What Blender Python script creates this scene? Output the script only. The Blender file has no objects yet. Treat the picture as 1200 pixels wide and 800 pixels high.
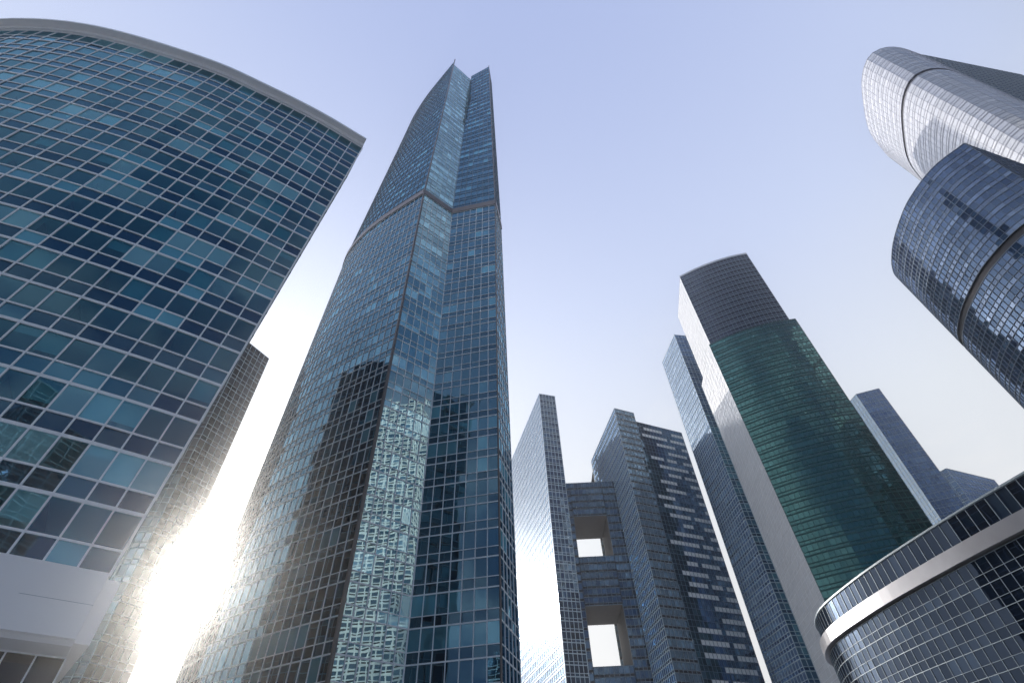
import bpy, math, random
from mathutils import Vector, Matrix
R = random.Random(7)
sc = bpy.context.scene
sc.view_settings.view_transform = 'Standard'
sc.view_settings.look = 'None'
sc.view_settings.exposure = 0
SUN_AZ = math.radians(-33.1); SUN_EL = math.radians(19.5)
SUN = Vector((math.sin(SUN_AZ)*math.cos(SUN_EL), math.cos(SUN_AZ)*math.cos(SUN_EL), math.sin(SUN_EL)))

# ------------------------------------------------------------------ materials
def nt(name):
    m = bpy.data.materials.new(name); m.use_nodes = True
    t = m.node_tree; t.nodes.clear()
    o = t.nodes.new('ShaderNodeOutputMaterial')
    return m, t, o

def mathn(t, op, a, b=None, clamp=False):
    n = t.nodes.new('ShaderNodeMath'); n.operation = op; n.use_clamp = clamp
    for i, v in enumerate((a, b)):
        if v is None: continue
        if isinstance(v, (int, float)): n.inputs[i].default_value = v
        else: t.links.new(v, n.inputs[i])
    return n.outputs[0]

def mixc(t, f, a, b, mode='MIX'):
    n = t.nodes.new('ShaderNodeMix'); n.data_type = 'RGBA'; n.blend_type = mode
    for s, v in ((n.inputs[0], f), (n.inputs[6], a), (n.inputs[7], b)):
        if isinstance(v, (int, float)): s.default_value = v
        elif isinstance(v, tuple): s.default_value = (*v, 1) if len(v) == 3 else v
        else: t.links.new(v, s)
    return n.outputs[2]

def glass(name, dark, light, tint, refl0=0.25, refl1=0.75, rough=0.02, transp=0.0, vth=0.6, tcol=(.35,.55,.6), bump=.06, var=.3):
    """coated curtain-wall glass: per-pane variation from the 'pv' attribute"""
    m, t, o = nt(name); N = t.nodes; L = t.links
    at = N.new('ShaderNodeAttribute'); at.attribute_name = 'pv'
    pv = at.outputs['Fac']
    geo = N.new('ShaderNodeNewGeometry')
    ns = N.new('ShaderNodeTexNoise'); ns.inputs['Scale'].default_value = 0.35; ns.inputs['Detail'].default_value = 1
    L.new(geo.outputs['Position'], ns.inputs['Vector'])
    bp = N.new('ShaderNodeBump'); bp.inputs['Strength'].default_value = bump; bp.inputs['Distance'].default_value = 0.12
    L.new(ns.outputs['Fac'], bp.inputs['Height'])
    mr = N.new('ShaderNodeMapRange'); mr.inputs[1].default_value = vth; mr.inputs[2].default_value = 1.0
    L.new(pv, mr.inputs[0])
    col = mixc(t, mr.outputs[0], dark, light)
    df = N.new('ShaderNodeBsdfDiffuse'); L.new(col, df.inputs[0])
    body = df.outputs[0]
    if transp > 0:
        tr = N.new('ShaderNodeBsdfTransparent'); tr.inputs[0].default_value = (*tcol, 1)
        mx = N.new('ShaderNodeMixShader'); mx.inputs[0].default_value = transp
        L.new(df.outputs[0], mx.inputs[1]); L.new(tr.outputs[0], mx.inputs[2]); body = mx.outputs[0]
    gl = N.new('ShaderNodeBsdfGlossy'); gl.inputs['Roughness'].default_value = rough
    v2 = mathn(t, 'MULTIPLY_ADD', pv, var); v2.node.inputs[2].default_value = 1-var/2
    tc = N.new('ShaderNodeVectorMath'); tc.operation = 'SCALE'; tc.inputs[0].default_value = tint
    L.new(v2, tc.inputs['Scale']); L.new(tc.outputs[0], gl.inputs['Color'])
    L.new(bp.outputs[0], gl.inputs['Normal'])
    fr = N.new('ShaderNodeFresnel'); fr.inputs[0].default_value = 1.5
    f = mathn(t, 'MULTIPLY_ADD', fr.outputs[0], refl1 - refl0); f.node.inputs[2].default_value = refl0
    ms = N.new('ShaderNodeMixShader'); L.new(f, ms.inputs[0]); L.new(body, ms.inputs[1]); L.new(gl.outputs[0], ms.inputs[2])
    L.new(ms.outputs[0], o.inputs[0])
    return m

def solid(name, col, rough=0.5, metal=0.0, var=0.15, scale=0.4, spec=0.5):
    m, t, o = nt(name); N = t.nodes; L = t.links
    p = N.new('ShaderNodeBsdfPrincipled')
    geo = N.new('ShaderNodeNewGeometry')
    ns = N.new('ShaderNodeTexNoise'); ns.inputs['Scale'].default_value = scale; ns.inputs['Detail'].default_value = 5
    L.new(geo.outputs['Position'], ns.inputs['Vector'])
    c = mixc(t, ns.outputs['Fac'], tuple(x*(1-var) for x in col), tuple(min(1, x*(1+var)) for x in col))
    L.new(c, p.inputs['Base Color'])
    p.inputs['Roughness'].default_value = rough; p.inputs['Metallic'].default_value = metal
    L.new(p.outputs[0], o.inputs[0])
    return m

G_left   = glass('teal_clear_glass', (.005,.014,.030), (.50,.95,.98), (.44,.88,1.1), .15, .66, .01, transp=.64, vth=.58, tcol=(.45,.95,1.0), var=.4)  # pale pane colour imitates lit ceilings behind the glass
G_left_s = glass('teal_spandrel_glass', (.004,.013,.030), (.12,.36,.42), (.40,.80,1.08), .14, .62, .03, vth=.66)
G_cent   = glass('blue_tower_glass', (.005,.015,.026), (.10,.28,.32), (.42,.80,1.05), .18, .80, .01, vth=.75, bump=.09)
G_cent_s = glass('blue_tower_spandrel', (.006,.015,.026), (.02,.05,.07), (.37,.70,.95), .15, .70, .03, bump=.09)
G_bay    = glass('bay_glass', (.012,.065,.085), (.36,.68,.72), (.70,1.0,1.05), .45, .95, .01, vth=.6, bump=.05)  # lighter body colour stands in for bright reflections in the bay
G_dark   = glass('dark_glass', (.008,.010,.016), (.03,.035,.045), (.34,.38,.46), .10, .55, .03)
G_navy   = glass('navy_glass', (.006,.014,.030), (.05,.09,.13), (.42,.66,.92), .20, .75, .02, vth=.6, bump=.1, var=.4)
G_deep   = glass('deep_blue_glass', (.008,.018,.044), (.04,.06,.12), (.36,.52,.82), .20, .75, .02, vth=.5, bump=.1, var=.4)
G_purple = glass('violet_glass', (.015,.028,.058), (.05,.08,.14), (.48,.62,.90), .25, .78, .02, var=.4)
G_blue   = glass('mid_blue_glass', (.03,.08,.20), (.08,.15,.28), (.50,.74,1.1), .30, .85, .04, var=.3)
G_sky    = glass('light_blue_glass', (.12,.20,.34), (.2,.28,.42), (.74,.90,1.1), .35, .85, .05)
G_green  = glass('green_glass', (.009,.055,.052), (.025,.09,.085), (.32,.70,.70), .20, .80, .03, var=.25)
G_top    = glass('charcoal_glass', (.010,.014,.028), (.02,.03,.05), (.28,.34,.48), .15, .6, .04)
G_silver = glass('silver_glass', (.66,.67,.71), (.76,.76,.80), (.94,.95,1.0), .30, .8, .2, var=.2)
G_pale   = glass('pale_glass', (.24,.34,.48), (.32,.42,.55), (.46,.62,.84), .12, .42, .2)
G_wht    = glass('glossy_white_cladding', (.80,.80,.81), (.84,.84,.85), (.95,.96,1.0), .24, .6, .25, var=.05)
G_low    = glass('black_blue_glass', (.004,.008,.017), (.02,.035,.06), (.26,.34,.50), .10, .55, .01, vth=.7)
M_alu    = solid('aluminium_mullion', (.84,.87,.88), .4, .0, var=.08)
M_aluc   = solid('silver_mullion', (.62,.69,.72), .4, .0)
M_alud   = solid('grey_mullion', (.24,.29,.33), .4, .2)
M_dark   = solid('dark_mullion', (.07,.08,.11), .4, .2)
M_mid    = solid('slate_mullion', (.15,.19,.25), .4, .2)
M_white  = solid('white_cladding', (.86,.86,.86), .35, var=.04)
M_wpan   = solid('white_panel', (.72,.72,.75), .35)
M_lilac  = solid('silver_band', (.78,.79,.84), .35, var=.06)
M_sdark  = solid('silver_tower_groove', (.33,.34,.40), .4)
M_metal  = solid('metal_band_sheet', (.30,.30,.33), .3, .5)
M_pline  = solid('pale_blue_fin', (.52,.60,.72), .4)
M_bronze = solid('bronze_cladding', (.20,.17,.155), .35, .3)
M_ceil   = solid('ceiling_board', (.85,.88,.86), .8, var=.05)
M_core   = solid('core_wall', (.07,.13,.16), .8)
M_soff   = solid('concrete_soffit', (.36,.33,.32), .8)
M_blind  = solid('roller_blind', (.62,.74,.76), .8, var=.05)
M_roof   = solid('roof_membrane', (.18,.18,.19), .8)
M_slab   = solid('dark_band', (.03,.03,.04), .5)
M_pave   = solid('paving', (.48,.475,.46), .8, scale=.8)
M_asph   = solid('asphalt', (.05,.05,.052), .85, scale=2)
M_paint  = solid('road_paint', (.8,.8,.78), .6)
M_ghost  = solid('green_mullion', (.03,.10,.10), .4, .2)

# ------------------------------------------------------------------ geometry helpers
def V2(p): return Vector((p[0], p[1]))
def smooth(poly, k=6):
    if len(poly) < 3: return [V2(p) for p in poly]
    P = [V2(p) for p in poly]; P = [P[0]*2-P[1]] + P + [P[-1]*2-P[-2]]
    out = []
    for i in range(1, len(P)-2):
        a, b, c, d = P[i-1:i+3]
        for j in range(k):
            t = j/k
            out.append(.5*((2*b)+(c-a)*t+(2*a-5*b+4*c-d)*t*t+(3*b-a-3*c+d)*t**3))
    out.append(P[-2]); return out
def plen(p): return sum((p[i+1]-p[i]).length for i in range(len(p)-1))
def resample(p, n):
    L = plen(p); out = []; seg = 0; acc = 0.0
    for i in range(n+1):
        s = L*i/n
        while seg < len(p)-2 and acc+(p[seg+1]-p[seg]).length < s-1e-9:
            acc += (p[seg+1]-p[seg]).length; seg += 1
        l = (p[seg+1]-p[seg]).length
        out.append(p[seg].lerp(p[seg+1], min(1, max(0, (s-acc)/l)) if l else 0))
    return out
def normals(p):
    out = []
    for i in range(len(p)):
        a = p[max(0, i-1)]; b = p[min(len(p)-1, i+1)]
        d = (b-a).normalized(); out.append(Vector((d.y, -d.x)))
    return out
def offset(p, d):
    n = normals(p); return [p[i]+n[i]*d for i in range(len(p))]

class Geo:
    def __init__(s): s.v=[]; s.f=[]; s.mi=[]; s.pv=[]
    def quad(s, a, b, c, d, mi=0, pv=0.5):
        k=len(s.v); s.v += [a,b,c,d]; s.f.append((k,k+1,k+2,k+3)); s.mi.append(mi); s.pv.append(pv)
    def ngon(s, pts, mi=0):
        k=len(s.v); s.v += pts; s.f.append(tuple(range(k,k+len(pts)))); s.mi.append(mi); s.pv.append(.5)
    def box(s, x0,x1,y0,y1,z0,z1, mi=0):
        p=lambda x,y,z:(x,y,z)
        s.quad(p(x0,y0,z0),p(x1,y0,z0),p(x1,y0,z1),p(x0,y0,z1),mi)
        s.quad(p(x1,y0,z0),p(x1,y1,z0),p(x1,y1,z1),p(x1,y0,z1),mi)
        s.quad(p(x1,y1,z0),p(x0,y1,z0),p(x0,y1,z1),p(x1,y1,z1),mi)
        s.quad(p(x0,y1,z0),p(x0,y0,z0),p(x0,y0,z1),p(x0,y1,z1),mi)
        s.quad(p(x0,y0,z1),p(x1,y0,z1),p(x1,y1,z1),p(x0,y1,z1),mi)
        s.quad(p(x0,y1,z0),p(x1,y1,z0),p(x1,y0,z0),p(x0,y0,z0),mi)

class Building:
    def __init__(s, name, x, y):
        s.e = bpy.data.objects.new(name, None); s.e.location=(x,y,0); s.x=x; s.y=y
        sc.collection.objects.link(s.e)
    def add(s, name, g, mats):
        me = bpy.data.meshes.new(name)
        me.from_pydata([(a[0]-s.x, a[1]-s.y, a[2]) for a in g.v], [], g.f)
        for m in mats: me.materials.append(m)
        me.polygons.foreach_set('material_index', g.mi)
        at = me.attributes.new('pv', 'FLOAT', 'FACE'); at.data.foreach_set('value', g.pv)
        o = bpy.data.objects.new(name, me); sc.collection.objects.link(o); o.parent = s.e
        return o

def strip(g, p, z0, z1, d0, d1, mi=0, ends=True):
    """solid band following plan polyline p between z0,z1 from offset d0 to d1"""
    a = offset(p, d0); b = offset(p, d1)
    for i in range(len(p)-1):
        g.quad((*b[i],z0),(*b[i+1],z0),(*b[i+1],z1),(*b[i],z1),mi)
        g.quad((*a[i],z1),(*b[i],z1),(*b[i+1],z1),(*a[i+1],z1),mi)
        g.quad((*a[i],z0),(*a[i+1],z0),(*b[i+1],z0),(*b[i],z0),mi)
    if ends:
        g.quad((*a[0],z0),(*b[0],z0),(*b[0],z1),(*a[0],z1),mi)
        g.quad((*b[-1],z0),(*a[-1],z0),(*a[-1],z1),(*b[-1],z1),mi)

def facade(B, tag, bot, top, z0, z1, cw, fh, mats, mul, hw=.12, vw=.08, dep=.12, span=.35, tilt=.008,
           sm=True, interior=False, dashes=0.0, mid=None, vstep=1, corr=.5, spw=None):
    """curtain wall. rows alternate spandrel (fraction span of fh) and vision."""
    f = (lambda p: smooth(p)) if sm else (lambda p: [V2(q) for q in p])
    bs, ts = f(bot), f(top)
    n = max(1, round(max(plen(ts), plen(bs))/cw)); bs = resample(bs, n); ts = resample(ts, n)
    nf = max(1, round((z1-z0)/fh)); fh = (z1-z0)/nf
    zs = []; kinds = []
    for k in range(nf):
        zz = z0+k*fh
        if span > 0: zs += [zz, zz+fh*span]; kinds += [1, 0]
        else: zs += [zz]; kinds += [0]
    zs.append(z1)
    def row(z):
        t = (z-z0)/(z1-z0); return [bs[i].lerp(ts[i], t) for i in range(n+1)]
    G = Geo(); M = Geo(); rows = [row(z) for z in zs]; nr = [normals(r) for r in rows]
    if interior: I = Geo()
    for j in range(len(zs)-1):
        kd = kinds[j]; dash = 0
        prev = R.random()
        for i in range(n):
            prev = prev*corr + R.random()*(1-corr) if R.random() < .8 else R.random()
            pv = min(1, max(0, .5+(prev-.5)*(1+corr)))
            mi = kd
            if dashes and kd == 1:
                if dash > 0: mi = 2; dash -= 1
                elif R.random() < dashes*(.5+i/n): dash = R.randint(3, 9)
            nv = nr[j][i]; a = R.gauss(0, tilt); b = R.gauss(0, tilt)
            def c(jj, ii, s):
                p = rows[jj][ii]+nv*s; return (p.x, p.y, zs[jj])
            G.quad(c(j,i,-a-b), c(j,i+1,a-b), c(j+1,i+1,a+b), c(j+1,i,-a+b), mi, pv)
            if interior and kd == 0 and R.random() < .16:
                dz = (zs[j+1]-zs[j])*R.choice([.3,.5,.75,1]); zt = zs[j+1]-.03; q0=rows[j][i]-nv*.3; q1=rows[j][i+1]-nv*.3
                e=(q1-q0)*.04; q0=q0+e; q1=q1-e
                I.quad((*q0,zt-dz+.05),(*q1,zt-dz+.05),(*q1,zt),(*q0,zt),2)
    for j in range(len(zs)):
        w = hw if (kinds[j-1] if j else 0) == 0 else hw*.6
        if spw and j < len(kinds) and kinds[j] == 1: w = spw
        strip(M, rows[j], zs[j]-w/2, zs[j]+w/2, -.02, dep, 0, ends=False)
    for i in range(0, n+1, vstep):
        for j in range(0, len(zs)-1):
            if not (mid or j % 2 == 0 or span == 0): continue
            j2 = j+1 if (mid or span == 0) else min(len(zs)-1, j+2)
            a, b = rows[j][i], rows[j2][i]; na = nr[j][i]; ta = Vector((-na.y, na.x))*vw/2; d = dep+.012
            z_a, z_b = zs[j], zs[j2]
            pa=[a-ta-na*.02, a-ta+na*d, a+ta+na*d, a+ta-na*.02]; pb=[b-ta-na*.02, b-ta+na*d, b+ta+na*d, b+ta-na*.02]
            for k in range(3):
                M.quad((*pa[k],z_a),(*pa[k+1],z_a),(*pb[k+1],z_b),(*pb[k],z_b))
    B.add('glazing_'+tag, G, mats); B.add('mullions_'+tag, M, [mul])
    if interior:
        for k in range(nf+1):
            zz = z0+k*fh; r = row(min(z1, zz)); lo = max(z0, zz-.15)
            strip(I, r, lo, lo+.45 if k < nf else lo+.1, -7, -.12, 0, ends=False)
        r0 = offset(row(z0), -6.5); r1 = offset(row(z1), -6.5)
        for i in range(n):
            I.quad((*r0[i],z0),(*r0[i+1],z0),(*r1[i+1],z1),(*r1[i],z1),1)
            if i % 4 == 2:   # partitions / columns
                q0 = row(z0)[i]; q1 = row(z1)[i]; n0 = normals(row(z0))[i]
                I.quad((*(q0-n0*.8),z0),(*(q0-n0*6.4),z0),(*(q1-n0*6.4),z1),(*(q1-n0*.8),z1),1)
        B.add('interior_'+tag, I, [M_ceil, M_core, M_blind])

def cap(B, tag, poly, z, mat=M_roof, par=0.0, pmat=None):
    g = Geo(); g.ngon([(p[0], p[1], z) for p in poly])
    B.add('roof_'+tag, g, [mat])

# ------------------------------------------------------------------ left curved office block
B = Building('curved_glass_office_building', -70, 35)
top = [(-112,26),(-96,19.5),(-80,17),(-64.4,18.1),(-48.7,23.4),(-40,28),(-32.3,32.8),(-25.6,37.8)]
bot = [(-112,26),(-96,19.5),(-80,17),(-64.4,18.1),(-50,22.8),(-42,26.8),(-35,31.3),(-29.2,35.8)]
ZT=94.6
facade(B,'front',bot,top,17.5,ZT,2.05,4.6,[G_left,G_left_s],M_alu,.28,.13,.10,.38,interior=True,mid=True,corr=.6,tilt=.013)
facade(B,'end',[bot[-1],(-62,72)],[top[-1],(-60,72)],17.5,ZT,2,4.6,[G_left_s,G_left_s],M_alu,sm=False)
facade(B,'rear',[(-62,72),(-120,66),(-112,26)],[(-60,72),(-120,66),(-112,26)],17.5,ZT,3,4.6,[G_left_s,G_left_s],M_alu,sm=False)
g = Geo(); st = resample(smooth(top),60); sb = resample(smooth(bot),60)
strip(g, st, ZT+.1, ZT+1.0, -3, .4); strip(g, st, ZT+1.0, ZT+1.5, -3, 1.4)
B.add('cornice', g, [M_white])
g = Geo(); strip(g, sb, 13.2, 17.3, -3, 1.1); strip(g, sb, 12.9, 13.2, -3, .6)
e = [V2((-29.2,35.8)), V2((-62,72))]
strip(g, e, 13.25, 17.25, -1, .9)
B.add('white_fascia', g, [M_white])
g = Geo(); j0 = resample(smooth(bot), 24)
strip(g, j0, 15.2, 15.22, .9, 1.105)
B.add('fascia_joint', g, [M_alud])
low = [tuple(p) for p in offset(resample(smooth(bot),14), -2.2)]
facade(B,'base',low,low,0,12.9,1.6,4.3,[G_dark,G_dark],M_alu,.14,.1,.12)
cap(B,'main',[*top,(-60,72),(-120,66)],ZT+.05)

# ------------------------------------------------------------------ dark tower behind
B = Building('dark_office_tower', -95, 115)
o = [(-112,103),(-82.2,106.8),(-78.4,114.6),(-99,137),(-116,136),(-112,103)]
for i in range(5):
    facade(B,'face_%d'%i,[o[i],o[i+1]],[o[i],o[i+1]],0,120,1.6,3.6,[G_dark,G_dark],M_alud if i!=1 else M_aluc,.16,.12,.12,sm=False)
cap(B,'main',o[:-1],119.9)

# ------------------------------------------------------------------ central tower
B = Building('tall_glass_tower', -30, 90)
c0 = [(-62,112),(-58,98),(-53.5,88),(-46,80.5),(-36,74),(-22.9,67.3)]
c1 = [(-57,110),(-53.5,98),(-50,88.5),(-43.5,81),(-35,74.8),(-22.5,67.5)]
c2 = [(-50,112),(-48.5,104),(-46.5,97.5),(-41,90),(-33.6,81.9),(-20.5,69.5)]
kw = dict(mid=True, corr=.5)
facade(B,'curve_lower',c0,c1,0,134,1.7,4.2,[G_cent,G_cent_s],M_alu,.17,.10,.10,.34,**kw)
facade(B,'curve_upper',c1,c2,136.5,268,1.7,4.2,[G_cent,G_cent_s],M_alud,.14,.08,.10,.34,**kw)
P = [[(-22.9,67.3),(-15.6,73.7),(-3.3,71.5),(-1.0,80),(-8,112),(-62,112)],
     [(-22.5,67.5),(-15.4,74.0),(-2.9,71.8),(-1.6,80),(-8,112),(-57,110)],
     [(-20.5,69.5),(-13.2,76.4),(-4.6,72.6),(-3.8,80),(-10,112),(-50,112)]]
gm = [[G_bay,G_bay],[G_cent,G_cent_s],[G_cent,G_cent_s],[G_cent,G_cent_s],[G_cent,G_cent_s]]
for i in range(5):
    cw = 1.7 if i < 3 else 4
    tl = .006 if i == 0 else .008
    facade(B,'lower_%d'%i,[P[0][i],P[0][i+1]],[P[1][i],P[1][i+1]],0,134,cw,4.2,gm[i],M_alu,.18,.12,.10,.34,sm=False,mid=True,tilt=tl)
    facade(B,'upper_%d'%i,[P[1][i],P[1][i+1]],[P[2][i],P[2][i+1]],136.5,(262 if i==0 else 268),cw,4.2,gm[i],M_aluc if i==0 else M_alud,.14,.09,.10,.34,sm=False,mid=True,tilt=tl)
g = Geo(); strip(g, resample(smooth(c1),40), 134.05, 136.4, -2, .35)
strip(g, [V2(P[1][0]),V2(P[1][1])],134.05,136.4,-.4,.3); strip(g,[V2(P[1][1]),V2(P[1][2])],134.07,136.38,-.4,.3); strip(g,[V2(P[1][2]),V2(P[1][3])],134.07,136.38,-.4,.3)
B.add('belt', g, [M_bronze])
g = Geo()
def post(g, a, za, b, zb, r, mi=0):
    a=V2(a); b=V2(b); k=8
    for i in range(k):
        t0=2*math.pi*i/k; t1=2*math.pi*(i+1)/k
        u=Vector((math.cos(t0),math.sin(t0)))*r; w=Vector((math.cos(t1),math.sin(t1)))*r
        g.quad((*(a+u),za),(*(a+w),za),(*(b+w),zb),(*(b+u),zb),mi)
post(g,P[0][0],0,P[1][0],134.5,.3); post(g,P[1][0],134.5,P[2][0],271,.25)
post(g,P[0][2],0,P[1][2],134.5,.15); post(g,P[1][2],134.5,P[2][2],270,.15)
B.add('corner_posts', g, [M_bronze])
cap(B,'main',c2+[(-13.2,76.4),(-4.6,72.6),(-3.8,80),(-10,112)],261.5)

# ------------------------------------------------------------------ slab tower with bright flank
B = Building('slab_office_tower', 10, 260)
o = [(-6,306),(14.6,232),(23.8,235),(28,300),(-6,306)]
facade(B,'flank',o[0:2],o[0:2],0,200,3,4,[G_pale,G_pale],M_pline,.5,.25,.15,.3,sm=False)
facade(B,'front',o[1:3],o[1:3],0,200,1.8,4,[G_navy,G_navy],M_aluc,.35,.25,.15,.3,sm=False)
facade(B,'side',o[2:4],o[2:4],0,200,3,4,[G_navy,G_navy],M_aluc,.35,.25,.15,.3,sm=False)
facade(B,'rear',o[3:5],o[3:5],0,200,4,4,[G_navy,G_navy],M_aluc,.35,.25,.15,.3,sm=False)
cap(B,'main',o[:-1],199.9)
# ------------------------------------------------------------------ bridge block with square openings
B = Building('bridge_office_building', 36, 260)
g = Geo()
def blk(x0,x1,z0,z1,tag,y0=246,y1=272):
    facade(B,'front_'+tag,[(x0,y0),(x1,y0)],[(x0,y0),(x1,y0)],z0,z1,2,4,[G_navy,G_dark],M_alud,.3,.2,.15,.3,sm=False,dashes=0)
    g.box(x0+.1,x1-.1,y0+.1,y1,z0,z1)
blk(24.6,27,0,148,'a'); blk(44,55,0,148,'b')
blk(27,44,129,148,'c'); blk(27,44,86,108,'d'); blk(27,44,0,62,'e')
B.add('structure', g, [M_soff])
# ------------------------------------------------------------------ striped tower
B = Building('striped_office_tower', 68, 250)
o = [(45.7,275),(54.8,224),(66,229),(93.6,241.5),(92,290),(45.7,290),(45.7,275)]
facade(B,'west',o[0:2],o[0:2],0,180,2,3.8,[G_blue,G_navy],M_aluc,.3,.22,.15,.3,sm=False)
facade(B,'corner',o[1:3],o[1:3],0,180,2,3.8,[G_navy,G_dark],M_alud,.3,.22,.15,.3,sm=False)
facade(B,'front',o[2:4],o[2:4],0,174,2,4.6,[G_navy,G_navy,M_white],M_mid,.16,.12,.15,.44,sm=False,dashes=.5)
facade(B,'east',o[3:5],o[3:5],0,174,3,3.8,[G_navy,G_dark],M_alud,.3,.2,.15,.3,sm=False)
facade(B,'rear',o[4:6],o[4:6],0,174,4,3.8,[G_navy,G_dark],M_alud,.3,.2,.15,.3,sm=False)
cap(B,'main',o[:-1],173.9)
# ------------------------------------------------------------------ green tower
B = Building('green_glass_skyscraper', 118, 190)
fr = [(99.5,181.6),(108,176.4),(117,172.2),(126,169.2),(134.4,167.6)]
fr2 = [(98.5,181.2),(107.5,175.4),(117,171),(126.5,168),(136.5,166.4)]
facade(B,'crown',fr,fr,184,240,1.9,3.8,[G_top,G_top],M_alud,.4,.12,.2,.35)
facade(B,'green_front',fr2,fr2,0,183,1.9,3.8,[G_green,G_green],M_ghost,.45,.15,.2,.35,tilt=.004)
L1=[(104,212),(99.5,181.6)]; L2=[(101.5,212),(98.5,181.2)]
facade(B,'white_flank_upper',L1,L1,184,240,3.8,4,[G_wht,G_wht],M_wpan,.14,.1,.06,sm=False)
facade(B,'white_flank_lower',L2,L2,0,183,3.8,4,[G_wht,G_wht],M_wpan,.14,.1,.06,sm=False)
Rr=[(136.5,166.4),(139,205),(101.5,212)]
facade(B,'rear_lower',Rr,Rr,0,183,4,4,[G_green,G_green],M_ghost,sm=False)
Rr=[(134.4,167.6),(137,205),(104,212)]
facade(B,'rear_upper',Rr,Rr,184,240,4,4,[G_top,G_top],M_alud,sm=False)
cap(B,'main',fr+[(137,205),(104,212)],239.9); cap(B,'step',fr2+[(139,205),(101.5,212)],183.1)
g=Geo(); strip(g,resample(smooth(fr),30),240.05,241.2,-2,.4); B.add('parapet',g,[M_lilac])
# ------------------------------------------------------------------ light blue slab behind
B = Building('light_blue_office_tower', 115, 235)
o=[(100,250),(103.4,225),(128,230),(128,255),(100,250)]
for i in range(4):
    facade(B,'face_%d'%i,o[i:i+2],o[i:i+2],0,237.6,2.2,4,[G_sky,G_blue],M_aluc,.35,.2,.15,sm=False)
cap(B,'main',o[:-1],237.5)
# ------------------------------------------------------------------ narrow blue tower right of green
B = Building('narrow_office_tower', 218, 252)
o=[(206,268),(209,247),(221,242.5),(236,266),(206,268)]
gm=[[G_pale,G_pale],[G_blue,G_blue],[G_sky,G_blue],[G_navy,G_navy]]
for i in range(4):
    facade(B,'face_%d'%i,o[i:i+2],o[i:i+2],0,200,2.2,4,gm[i],M_alud,.35,.25,.15,sm=False)
cap(B,'main',o[:-1],199.9)
B = Building('low_office_block', 270, 285)
o=[(240,290),(251,270),(289,286),(285,310),(240,290)]
for i in range(4):
    facade(B,'face_%d'%i,o[i:i+2],o[i:i+2],0,160,3,4,[G_blue,G_blue],M_alud,.4,.25,.15,sm=False)
cap(B,'main',o[:-1],159.9)
# ------------------------------------------------------------------ near right curved low building
B = Building('curved_low_rise_building', 85, 85)
c=[(84,148),(71,138),(64.4,123),(64.8,105.5),(68,88),(73,70),(80,52),(94,37),(118,30)]
facade(B,'wall',c,c,0,33.4,1.8,3.3,[G_low,G_low],M_alud,.08,.06,.1,.4,mid=True)
facade(B,'attic',c,c,36.2,40,1.8,3,[G_low,G_low],M_alud,.10,.08,.1,0)
facade(B,'rear',[(118,30),(130,90),(84,148)],[(118,30),(130,90),(84,148)],0,40,4,3.5,[G_low,G_low],M_alud,sm=False)
g=Geo(); s=resample(smooth(c),60); strip(g,s,33.7,36.0,-1,1.0); B.add('metal_band',g,[M_metal])
g=Geo(); strip(g,s,40.02,40.3,-1,.3); B.add('coping',g,[M_alud])
cap(B,'main',c+[(130,90)],39.9)
# ------------------------------------------------------------------ round dark tower upper right
B = Building('rounded_blue_tower', 155, 90)
c=[(152,124),(141,116),(134.8,104.4),(131.8,92),(131.5,84),(133.5,75),(139,67.8)]
facade(B,'lower',c,c,0,112,1.7,3.8,[G_deep,G_purple],M_mid,.2,.12,.15,.4,mid=True,tilt=.014)
facade(B,'upper',c,c,114.5,150,1.7,3.8,[G_deep,G_purple],M_mid,.2,.12,.15,.4,mid=True,tilt=.014)
o=[(139,67.8),(175,80),(152,124)]
facade(B,'rear_lower',o,o,0,150,3,3.8,[G_deep,G_purple],M_mid,sm=False)
g=Geo(); strip(g,resample(smooth(c),30),112.05,114.4,-1.5,-.4); B.add('dark_belt',g,[M_slab])
cap(B,'main',c+[(175,80)],149.9)
# ------------------------------------------------------------------ silver tower upper right
B = Building('silver_curved_skyscraper', 195, 85)
c=[(196,118),(182,106),(172.5,92),(166.5,80),(165.6,71.5),(170,68),(178,68),(189.6,71.4)]
facade(B,'lower',c,c,0,217,3,3.6,[G_silver,G_silver],M_sdark,.5,.08,.05,.35,tilt=.004)
facade(B,'upper',c,c,219,250,3,3.6,[G_silver,G_silver],M_sdark,.5,.08,.05,.35,tilt=.004)
o=[(189.6,71.4),(243,82.4),(240,110),(196,118)]
facade(B,'blue_side',o,o,0,250,2.5,4,[G_purple,G_purple],M_alud,.3,.2,.15,sm=False)
g=Geo(); strip(g,resample(smooth(c),30),217.05,218.9,-1.5,-.3); B.add('dark_belt',g,[M_slab])
cap(B,'main',c+[(243,82.4),(240,110)],249.9)

# ------------------------------------------------------------------ towers out of view, added for reflections in the glass
def plain_tower(name,x0,x1,y0,y1,h,mats,mul,hw=.5,vw=.4):
    B=Building(name,(x0+x1)/2,(y0+y1)/2)
    o=[(x0,y0),(x1,y0),(x1,y1),(x0,y1),(x0,y0)]
    for i in range(4): facade(B,'face_%d'%i,o[i:i+2],o[i:i+2],0,h,4,4,mats,mul,hw,vw,.2,.35,sm=False)
    cap(B,'main',o[:-1],h-.1)
plain_tower('unseen_grid_tower',-70,-35,-120,-85,70,[G_navy,G_dark],M_alud,.4,.3)
plain_tower('unseen_grid_tower',0,40,-150,-110,110,[G_dark,G_dark],M_alud,.4,.3)
plain_tower('unseen_grid_tower',165,205,-40,8,225,[G_navy,G_dark],M_white,.9,.7)  # unseen pale tower, placed to brighten the central bay's reflections
plain_tower('unseen_grid_tower',-200,-160,-40,5,90,[G_dark,G_dark],M_alud)

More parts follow.
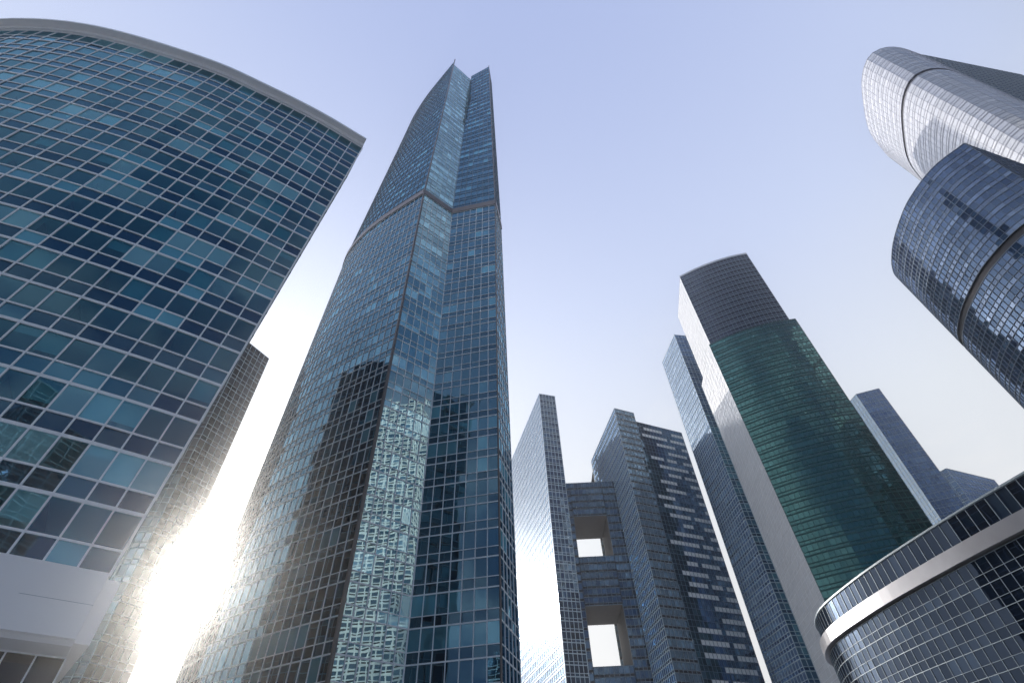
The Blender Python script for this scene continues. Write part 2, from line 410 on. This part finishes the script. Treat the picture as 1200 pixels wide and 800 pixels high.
# ------------------------------------------------------------------ ground
def sheet(name,x0,x1,y0,y1,z,mat):
    g=Geo(); g.ngon([(x0,y0,z),(x1,y0,z),(x1,y1,z),(x0,y1,z)])
    me=bpy.data.meshes.new(name); me.from_pydata(g.v,[],g.f); me.materials.append(mat)
    o=bpy.data.objects.new(name,me); sc.collection.objects.link(o)
sheet('ground',-3000,3000,-3000,3000,0,M_pave)
sheet('road',-3000,3000,-40,-22,.004,M_asph)
B=Building('road_markings',0,-31); g=Geo()
for k in range(-60,60): g.ngon([(k*9,-31.08,.008),(k*9+3,-31.08,.008),(k*9+3,-30.92,.008),(k*9,-30.92,.008)])
B.add('dashes',g,[M_paint])
B=Building('kerb',0,-21.9); g=Geo(); g.box(-900,900,-22,-21.8,0.004,.13); g.box(-900,900,-40.2,-40,0.004,.13); B.add('kerb_stones',g,[M_wpan])

# thin haze: homogeneous scattering medium added over the district for the sun's glow
m,t_,o_=nt('haze_medium'); vs=t_.nodes.new('ShaderNodeVolumeScatter'); vs.inputs['Density'].default_value=.00055; vs.inputs['Anisotropy'].default_value=.91
vs.inputs['Color'].default_value=(1,.99,.98,1); t_.links.new(vs.outputs[0],o_.inputs['Volume'])
g=Geo(); g.box(-700,700,-500,900,-1,420)
me=bpy.data.meshes.new('haze'); me.from_pydata(g.v,[],g.f); me.materials.append(m)
import bmesh
bm=bmesh.new(); bm.from_mesh(me); bmesh.ops.remove_doubles(bm,verts=bm.verts,dist=.01); bmesh.ops.recalc_face_normals(bm,faces=bm.faces); bm.to_mesh(me); bm.free()
sc.collection.objects.link(bpy.data.objects.new('haze',me))

# ------------------------------------------------------------------ sky
w=bpy.data.worlds.new('World'); sc.world=w; w.use_nodes=True; t=w.node_tree; t.nodes.clear()
N=t.nodes; L=t.links
sky=N.new('ShaderNodeTexSky'); sky.sky_type='NISHITA'; sky.sun_disc=False
sky.sun_elevation=SUN_EL; sky.sun_rotation=SUN_AZ; sky.air_density=1; sky.dust_density=1.5; sky.ozone_density=2
tc=N.new('ShaderNodeTexCoord'); sp=N.new('ShaderNodeSeparateXYZ'); L.new(tc.outputs['Generated'],sp.inputs[0])
cr=N.new('ShaderNodeValToRGB'); L.new(sp.outputs[2],cr.inputs[0])
e=cr.color_ramp.elements; e[0].position=0; e[0].color=(1,1,1,1); e[1].position=1; e[1].color=(.44,.53,.84,1)
for p,c_ in ((.25,(.98,.99,1.0)),(.5,(.88,.93,1.0)),(.75,(.64,.73,.98))):
    x=e.new(p); x.color=(*c_,1)
# away from the sun the sky is a deeper blue
dh=N.new('ShaderNodeVectorMath'); dh.operation='DOT_PRODUCT'; L.new(tc.outputs['Generated'],dh.inputs[0]); dh.inputs[1].default_value=Vector((SUN.x,SUN.y,0)).normalized()
bk=N.new('ShaderNodeMapRange'); bk.interpolation_type='SMOOTHSTEP'; bk.inputs[1].default_value=-.12; bk.inputs[2].default_value=-.60; L.new(dh.outputs['Value'],bk.inputs[0])
rc=mixc(t,bk.outputs[0],cr.outputs[0],(.055,.13,.28))
sc10=N.new('ShaderNodeVectorMath'); sc10.operation='SCALE'; sc10.inputs['Scale'].default_value=10.3; L.new(rc,sc10.inputs[0])
base=mixc(t,.95,sky.outputs[0],sc10.outputs[0])
# aureole round the sun
dt=N.new('ShaderNodeVectorMath'); dt.operation='DOT_PRODUCT'; L.new(tc.outputs['Generated'],dt.inputs[0]); dt.inputs[1].default_value=SUN
d0=mathn(t,'MAXIMUM',dt.outputs['Value'],0.0)
a1=mathn(t,'MULTIPLY',mathn(t,'POWER',d0,6.0),4.5)
a2=mathn(t,'MULTIPLY',mathn(t,'POWER',d0,250.0),60.0)
au=mathn(t,'ADD',a1,a2)
asc=N.new('ShaderNodeVectorMath'); asc.operation='SCALE'; asc.inputs[0].default_value=(1,.97,.90); L.new(au,asc.inputs['Scale'])
ad=N.new('ShaderNodeVectorMath'); ad.operation='ADD'; L.new(base,ad.inputs[0]); L.new(asc.outputs[0],ad.inputs[1])
# thin cloud
mp=N.new('ShaderNodeMapping'); mp.inputs['Scale'].default_value=(1,1,2.2); L.new(tc.outputs['Generated'],mp.inputs[0])
ns=N.new('ShaderNodeTexNoise'); ns.inputs['Scale'].default_value=3.2; ns.inputs['Detail'].default_value=8; ns.inputs['Roughness'].default_value=.55; L.new(mp.outputs[0],ns.inputs['Vector'])
cm=N.new('ShaderNodeMapRange'); cm.inputs[1].default_value=.50; cm.inputs[2].default_value=.68; L.new(ns.outputs['Fac'],cm.inputs[0])
hz=N.new('ShaderNodeMapRange'); hz.inputs[1].default_value=.75; hz.inputs[2].default_value=.35; L.new(sp.outputs[2],hz.inputs[0])
cm2=mathn(t,'MAXIMUM',mathn(t,'MULTIPLY',hz.outputs[0],.85),mathn(t,'MULTIPLY',bk.outputs[0],.42))
cf=mathn(t,'MULTIPLY',cm.outputs[0],cm2)
fin=mixc(t,cf,ad.outputs[0],(10.8,10.8,10.9))
bg=N.new('ShaderNodeBackground'); bg.inputs[1].default_value=.1; L.new(fin,bg.inputs[0])
wo=N.new('ShaderNodeOutputWorld'); L.new(bg.outputs[0],wo.inputs[0])

sl=bpy.data.lights.new('sun','SUN'); sl.energy=5; sl.angle=math.radians(.5); sl.color=(1,.94,.85)
so=bpy.data.objects.new('sun',sl); sc.collection.objects.link(so); so.rotation_euler=SUN.to_track_quat('Z','Y').to_euler(); so.location=(0,0,300)

# ------------------------------------------------------------------ camera
p=math.radians(46.5); r=math.radians(2.8)
F=Vector((0,math.cos(p),math.sin(p))); U=Vector((0,-math.sin(p),math.cos(p))); Rt=Vector((1,0,0))
X=Rt*math.cos(r)-U*math.sin(r); Y=Rt*math.sin(r)+U*math.cos(r)
cam=bpy.data.cameras.new('camera'); cam.lens=18; cam.sensor_width=36; cam.clip_end=6000
co=bpy.data.objects.new('camera',cam); sc.collection.objects.link(co)
m=Matrix((X,Y,-F)).transposed().to_4x4(); m.translation=(0,0,1.7); co.matrix_world=m
sc.camera=co
